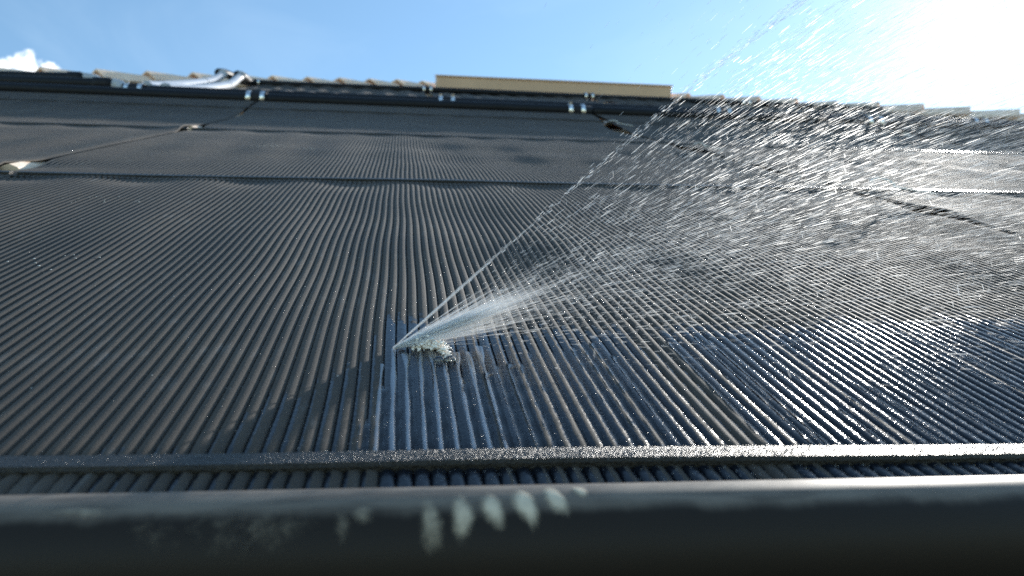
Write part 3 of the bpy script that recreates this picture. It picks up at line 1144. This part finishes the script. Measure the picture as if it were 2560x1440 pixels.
sets = [
    spray_set(22000, 12, 6, 22, 10, 0.03, 1.0, 0.65, 0.006, 0.02, 0.00008, 0.00019),
    spray_set(8500, 9, 6, 6, 13, 0.03, 0.8, 0.65, 0.006, 0.02, 0.00008, 0.00019),
    spray_set(18000, 18, 7, 36, 11, 0.06, 1.4, 0.65, 0.008, 0.024, 0.00010, 0.00024),
]
V, F, AT = streaks(*join(sets))
ms = obj('water_mist', mesh('water_mist', V - HOLE, F, True, AT), M_MIST, None, tuple(HOLE))
tag(ms, 'fine pale mist of water hanging within the spray over the right-hand side', 'mist', kind='stuff')


# blob meshes: low spheres
def blobs(C, Rr, squash=1.0, seg=7, ring=4):
    n = len(C)
    th = np.linspace(0, 2 * np.pi, seg, endpoint=False)
    ph = np.linspace(-np.pi / 2, np.pi / 2, ring + 1)[1:-1]
    U = [np.array([0, 0, -1.0])] + [np.array([math.cos(p) * math.cos(t), math.cos(p) * math.sin(t), math.sin(p)]) for p in ph for t in th] + [np.array([0, 0, 1.0])]
    U = np.array(U)
    U[:, 2] *= squash
    V = C[:, None, :] + np.asarray(Rr)[:, None, None] * U[None]
    m_ = len(U)
    nr = len(ph)
    k = np.arange(seg)
    q = grid_faces(nr, seg, True) + 1
    t1 = np.stack([np.zeros(seg, int), 1 + (k + 1) % seg, 1 + k], 1)
    b = 1 + (nr - 1) * seg
    t2 = np.stack([np.full(seg, m_ - 1), b + k, b + (k + 1) % seg], 1)
    off = (np.arange(n) * m_)[:, None, None]
    return V.reshape(-1, 3), [(q[None] + off).reshape(-1, 4), (t1[None] + off).reshape(-1, 3), (t2[None] + off).reshape(-1, 3)]


# foam heap by the hole
n = 760
u = rng.random(n)
cxs = 0.007 + 0.022 * u + rng.normal(0, 0.0012, n)
cys = 0.450 - 0.004 * u - 0.022 * np.clip(u - 0.7, 0, 1) / 0.3 * rng.random(n) + rng.normal(0, 0.0028, n)
czs = 0.0035 + np.abs(rng.normal(0, 0.0016, n)) * (0.6 + np.sin(u * np.pi))
fr = 0.0003 + 0.0009 * rng.random(n) ** 2
Cf = np.stack([cxs, cys, czs], 1)
V, F = blobs(Cf, fr, 0.9)
foam = thing('water_foam', (0.015, 0.445, 0.0), 'small heap of frothing silver foam just below the jet, with two dark bubbles', 'foam')
fb = np.array([0.015, 0.445, 0.0])
tag(obj('froth', mesh('froth', V - fb, F), M_FOAM, foam), kind='stuff')
for c, r_ in (((0.0225, 0.4235, 0.0042), 0.0034), ((0.0290, 0.4225, 0.0046), 0.0037)):
    V, F = blobs(np.array([c]), [r_], 0.85, 20, 12)
    obj('bubble', mesh('bubble', V - fb, F), M_BUBBLE, foam)

# film of water lying in the grooves below the hole
Vs, Fs = [], []
off = 0
ys = np.linspace(0.3115, 0.47, 60)
for i, x in enumerate(MAIN_XS[:-1]):
    if not (-0.022 < x < 0.62):
        continue
    top = np.interp(x, [-0.022, -0.008, 0.0, 0.04, 0.08, 0.2, 0.62], [0.36, 0.43, 0.44, 0.43, 0.47, 0.485, 0.52]) + rng.normal(0, 0.008)
    yv = np.linspace(0.3115, top, 50)
    xa, xb = x + 0.0011, x + TUBE_P - 0.0011
    prof = np.linspace(0, 1, 11)
    lvl = 0.0030 if x < 0.075 else 0.0027
    hgt = lvl + rng.normal(0, 0.0002)
    V = np.zeros((50, 11, 3))
    wv = 0.00012 * np.sin(yv * 260 + i) + 0.0001 * np.sin(yv * 90 + 2 * i)
    for j, q in enumerate(prof):
        V[:, j, 0] = xa + (xb - xa) * q
        V[:, j, 1] = yv + skew(xa, yv)
        V[:, j, 2] = mat_height(x + TUBE_P / 2, yv, 1) + hgt * (1 - 0.9 * smooth01((yv - top + 0.03) / 0.03)) + wv + 0.00075 * abs(2 * q - 1) ** 2.2
    Vs.append(V.reshape(-1, 3))
    Fs.append(grid_faces(50, 11) + off)
    off += 550
run = thing('water_trickle', (0.02, 0.38, 0.0), 'clear water running down the grooves of the foreground panel, below and right of the leak', 'water')
rb = np.array([0.02, 0.38, 0.0])
tag(obj('film', mesh('film', np.vstack(Vs) - rb, np.vstack(Fs)), M_FILM, run), kind='stuff')
M_STREAM = spray_material('aerated highlight stream', 1.0, (0.8, 0.86, 0.92), forward=0.0)  # aerated water; its paleness also paints the sky highlights along it
mt = M_STREAM.node_tree
gl = N(mt, 'ShaderNodeBsdfGlossy')
gl.inputs['Roughness'].default_value = 0.12
mx2 = N(mt, 'ShaderNodeMixShader')
mx2.inputs[0].default_value = 0.3
om = [n for n in mt.nodes if n.type == 'OUTPUT_MATERIAL'][0]
src = om.inputs[0].links[0].from_socket
L(mt, src, mx2.inputs[1])
L(mt, gl.outputs[0], mx2.inputs[2])
L(mt, mx2.outputs[0], om.inputs[0])
for i, x in enumerate(MAIN_XS):
    if not (-0.013 < x < 0.048):
        continue
    top = 0.442 + rng.normal(0, 0.004) if x > -0.006 else 0.42
    yv = np.linspace(0.312, top, 46)
    cx = x + 0.0020 + 0.00007 * np.sin(yv * 130 + i) + 0.0001 * np.sin(yv * 47 + 2 * i) + (yv - 0.31) * 0.004 * rng.normal()
    wd = 0.0011 * (0.75 + 0.4 * rng.random()) * (1 + 0.35 * np.sin(yv * 85 + 3 * i) * (yv - 0.31) / 0.1) * (1 + 0.8 * smooth01((yv - 0.41) / 0.03))
    zc = mat_height(x, yv, 1) + TUBE_R * (1 - FLAT) + FLAT * TUBE_R * 0.80
    V = np.zeros((46, 7, 3))
    for j, q in enumerate(np.linspace(-1, 1, 7)):
        V[:, j, 0] = cx + wd * q
        V[:, j, 1] = yv + skew(cx, yv)
        V[:, j, 2] = zc + 0.0005 * np.sqrt(max(0.0, 1 - q * q)) - 0.00035 * q
    body = np.tile((0.06 + 0.26 * smooth01((yv - 0.37) / 0.06))[:, None] * np.array([0.25, 0.7, 1, 1, 1, 0.7, 0.25])[None], 1) * max(0.25, 1 - max(0, x - 0.01) * 12) * (1 - 0.95 * smooth01((yv - top + 0.02) / 0.02))[:, None] * (0.75 + 0.35 * np.sin(yv * 190 + 5 * i) * np.sin(yv * 71 + i))[:, None]
    obj('rivulet', mesh('rivulet', V.reshape(-1, 3) - rb, grid_faces(46, 7), True, {'body': body.ravel()}), M_STREAM, run)

# drops standing on the tubes and the lower bar
pts, rad = [], []


def tube_drops(n, xa, xb, ya, yb, r0, r1, dens=None):
    x = rng.uniform(xa, xb, n)
    y = rng.uniform(ya, yb, n)
    if dens is not None:
        ok = rng.random(n) < dens(x, y)
        x, y = x[ok], y[ok]
    i = np.round((x - MAIN_XS[0]) / TUBE_P)
    cx = MAIN_XS[0] + i * TUBE_P
    a = np.arcsin(np.clip((x - cx) / TUBE_R, -0.96, 0.96)) * 0.92
    z = mat_height(cx, y, 1) + TUBE_R * (FLAT * np.cos(a) + 1 - FLAT)
    pts.append(np.stack([cx + edge_shift(cx, y, -0.548, 0.775, 1) + TUBE_R * np.sin(a), y + skew(cx, y), z], 1))
    rad.append(r0 + (r1 - r0) * rng.random(len(x)) ** 3)


tube_drops(2600, -0.02, 0.40, 0.313, 0.56, 0.00012, 0.00050)
tube_drops(6500, 0.02, 0.62, 0.45, 0.80, 0.00012, 0.00042, lambda x, y: np.exp(-((y - 0.55) / 0.14) ** 2))
tube_drops(5000, -0.20, -0.005, 0.313, 0.62, 0.00008, 0.00032, lambda x, y: np.exp((x + 0.0) / 0.07))
tube_drops(700, -0.35, -0.005, 0.313, 0.8, 0.00006, 0.00022)
tube_drops(500, 0.0, 0.32, 0.283, 0.297, 0.00010, 0.00045)
nb = 4200
x = rng.uniform(-0.21, 0.40, nb)
ok = rng.random(nb) < np.clip((x + 0.16) / 0.2, 0.05, 1)
x = x[ok]
y = 0.304 + rng.uniform(-0.0056, 0.0056, len(x)) + 0.0006 * np.sin(x * 21)
zb = float(np.median(mat_height(np.linspace(-0.546, 0.773, 160), 0.304, 1)))
z = zb + 0.0075 + 0.0006 * np.sin(x * 9 + 0.304) - np.clip(np.abs(y - 0.304) - 0.0048, 0, 1) * 1.2
pts.append(np.stack([x, y + skew(x, y), z], 1))
rad.append(0.00012 + 0.00042 * rng.random(len(x)) ** 2.5)
V, F = blobs(np.vstack(pts), np.concatenate(rad), 0.7, 6, 4)
dr = obj('water_drops', mesh('water_drops', V, F), M_DROP)
tag(dr, 'tiny glinting water drops beaded over the tubes and the lower bar', 'water drops', kind='stuff')

# dust flecks and lint lying on the mat
pts, rad = [], []
tube_drops(1300, -0.54, 0.1, 0.32, 2.6, 0.00015, 0.0006, lambda x, y: 0.35 + 0.65 * (y < 1.1))
for (cx, cy, k) in ((-0.285, 1.72, 45), (-0.20, 1.70, 45), (-0.36, 0.98, 10), (-0.28, 0.66, 10)):
    x = rng.normal(cx, 0.02, k)
    y = rng.normal(cy, 0.015, k)
    pts.append(np.stack([x, y, mat_height(x, y, 1) + TUBE_R], 1))
    rad.append(rng.uniform(0.0004, 0.0012, k))
V, F = blobs(np.vstack(pts), np.concatenate(rad), 0.35, 6, 3)
tag(obj('dust_specks', mesh('dust_specks', V, F), M_LINT), 'pale dust specks and droppings scattered over the dry left part of the panel', 'dust', kind='stuff')
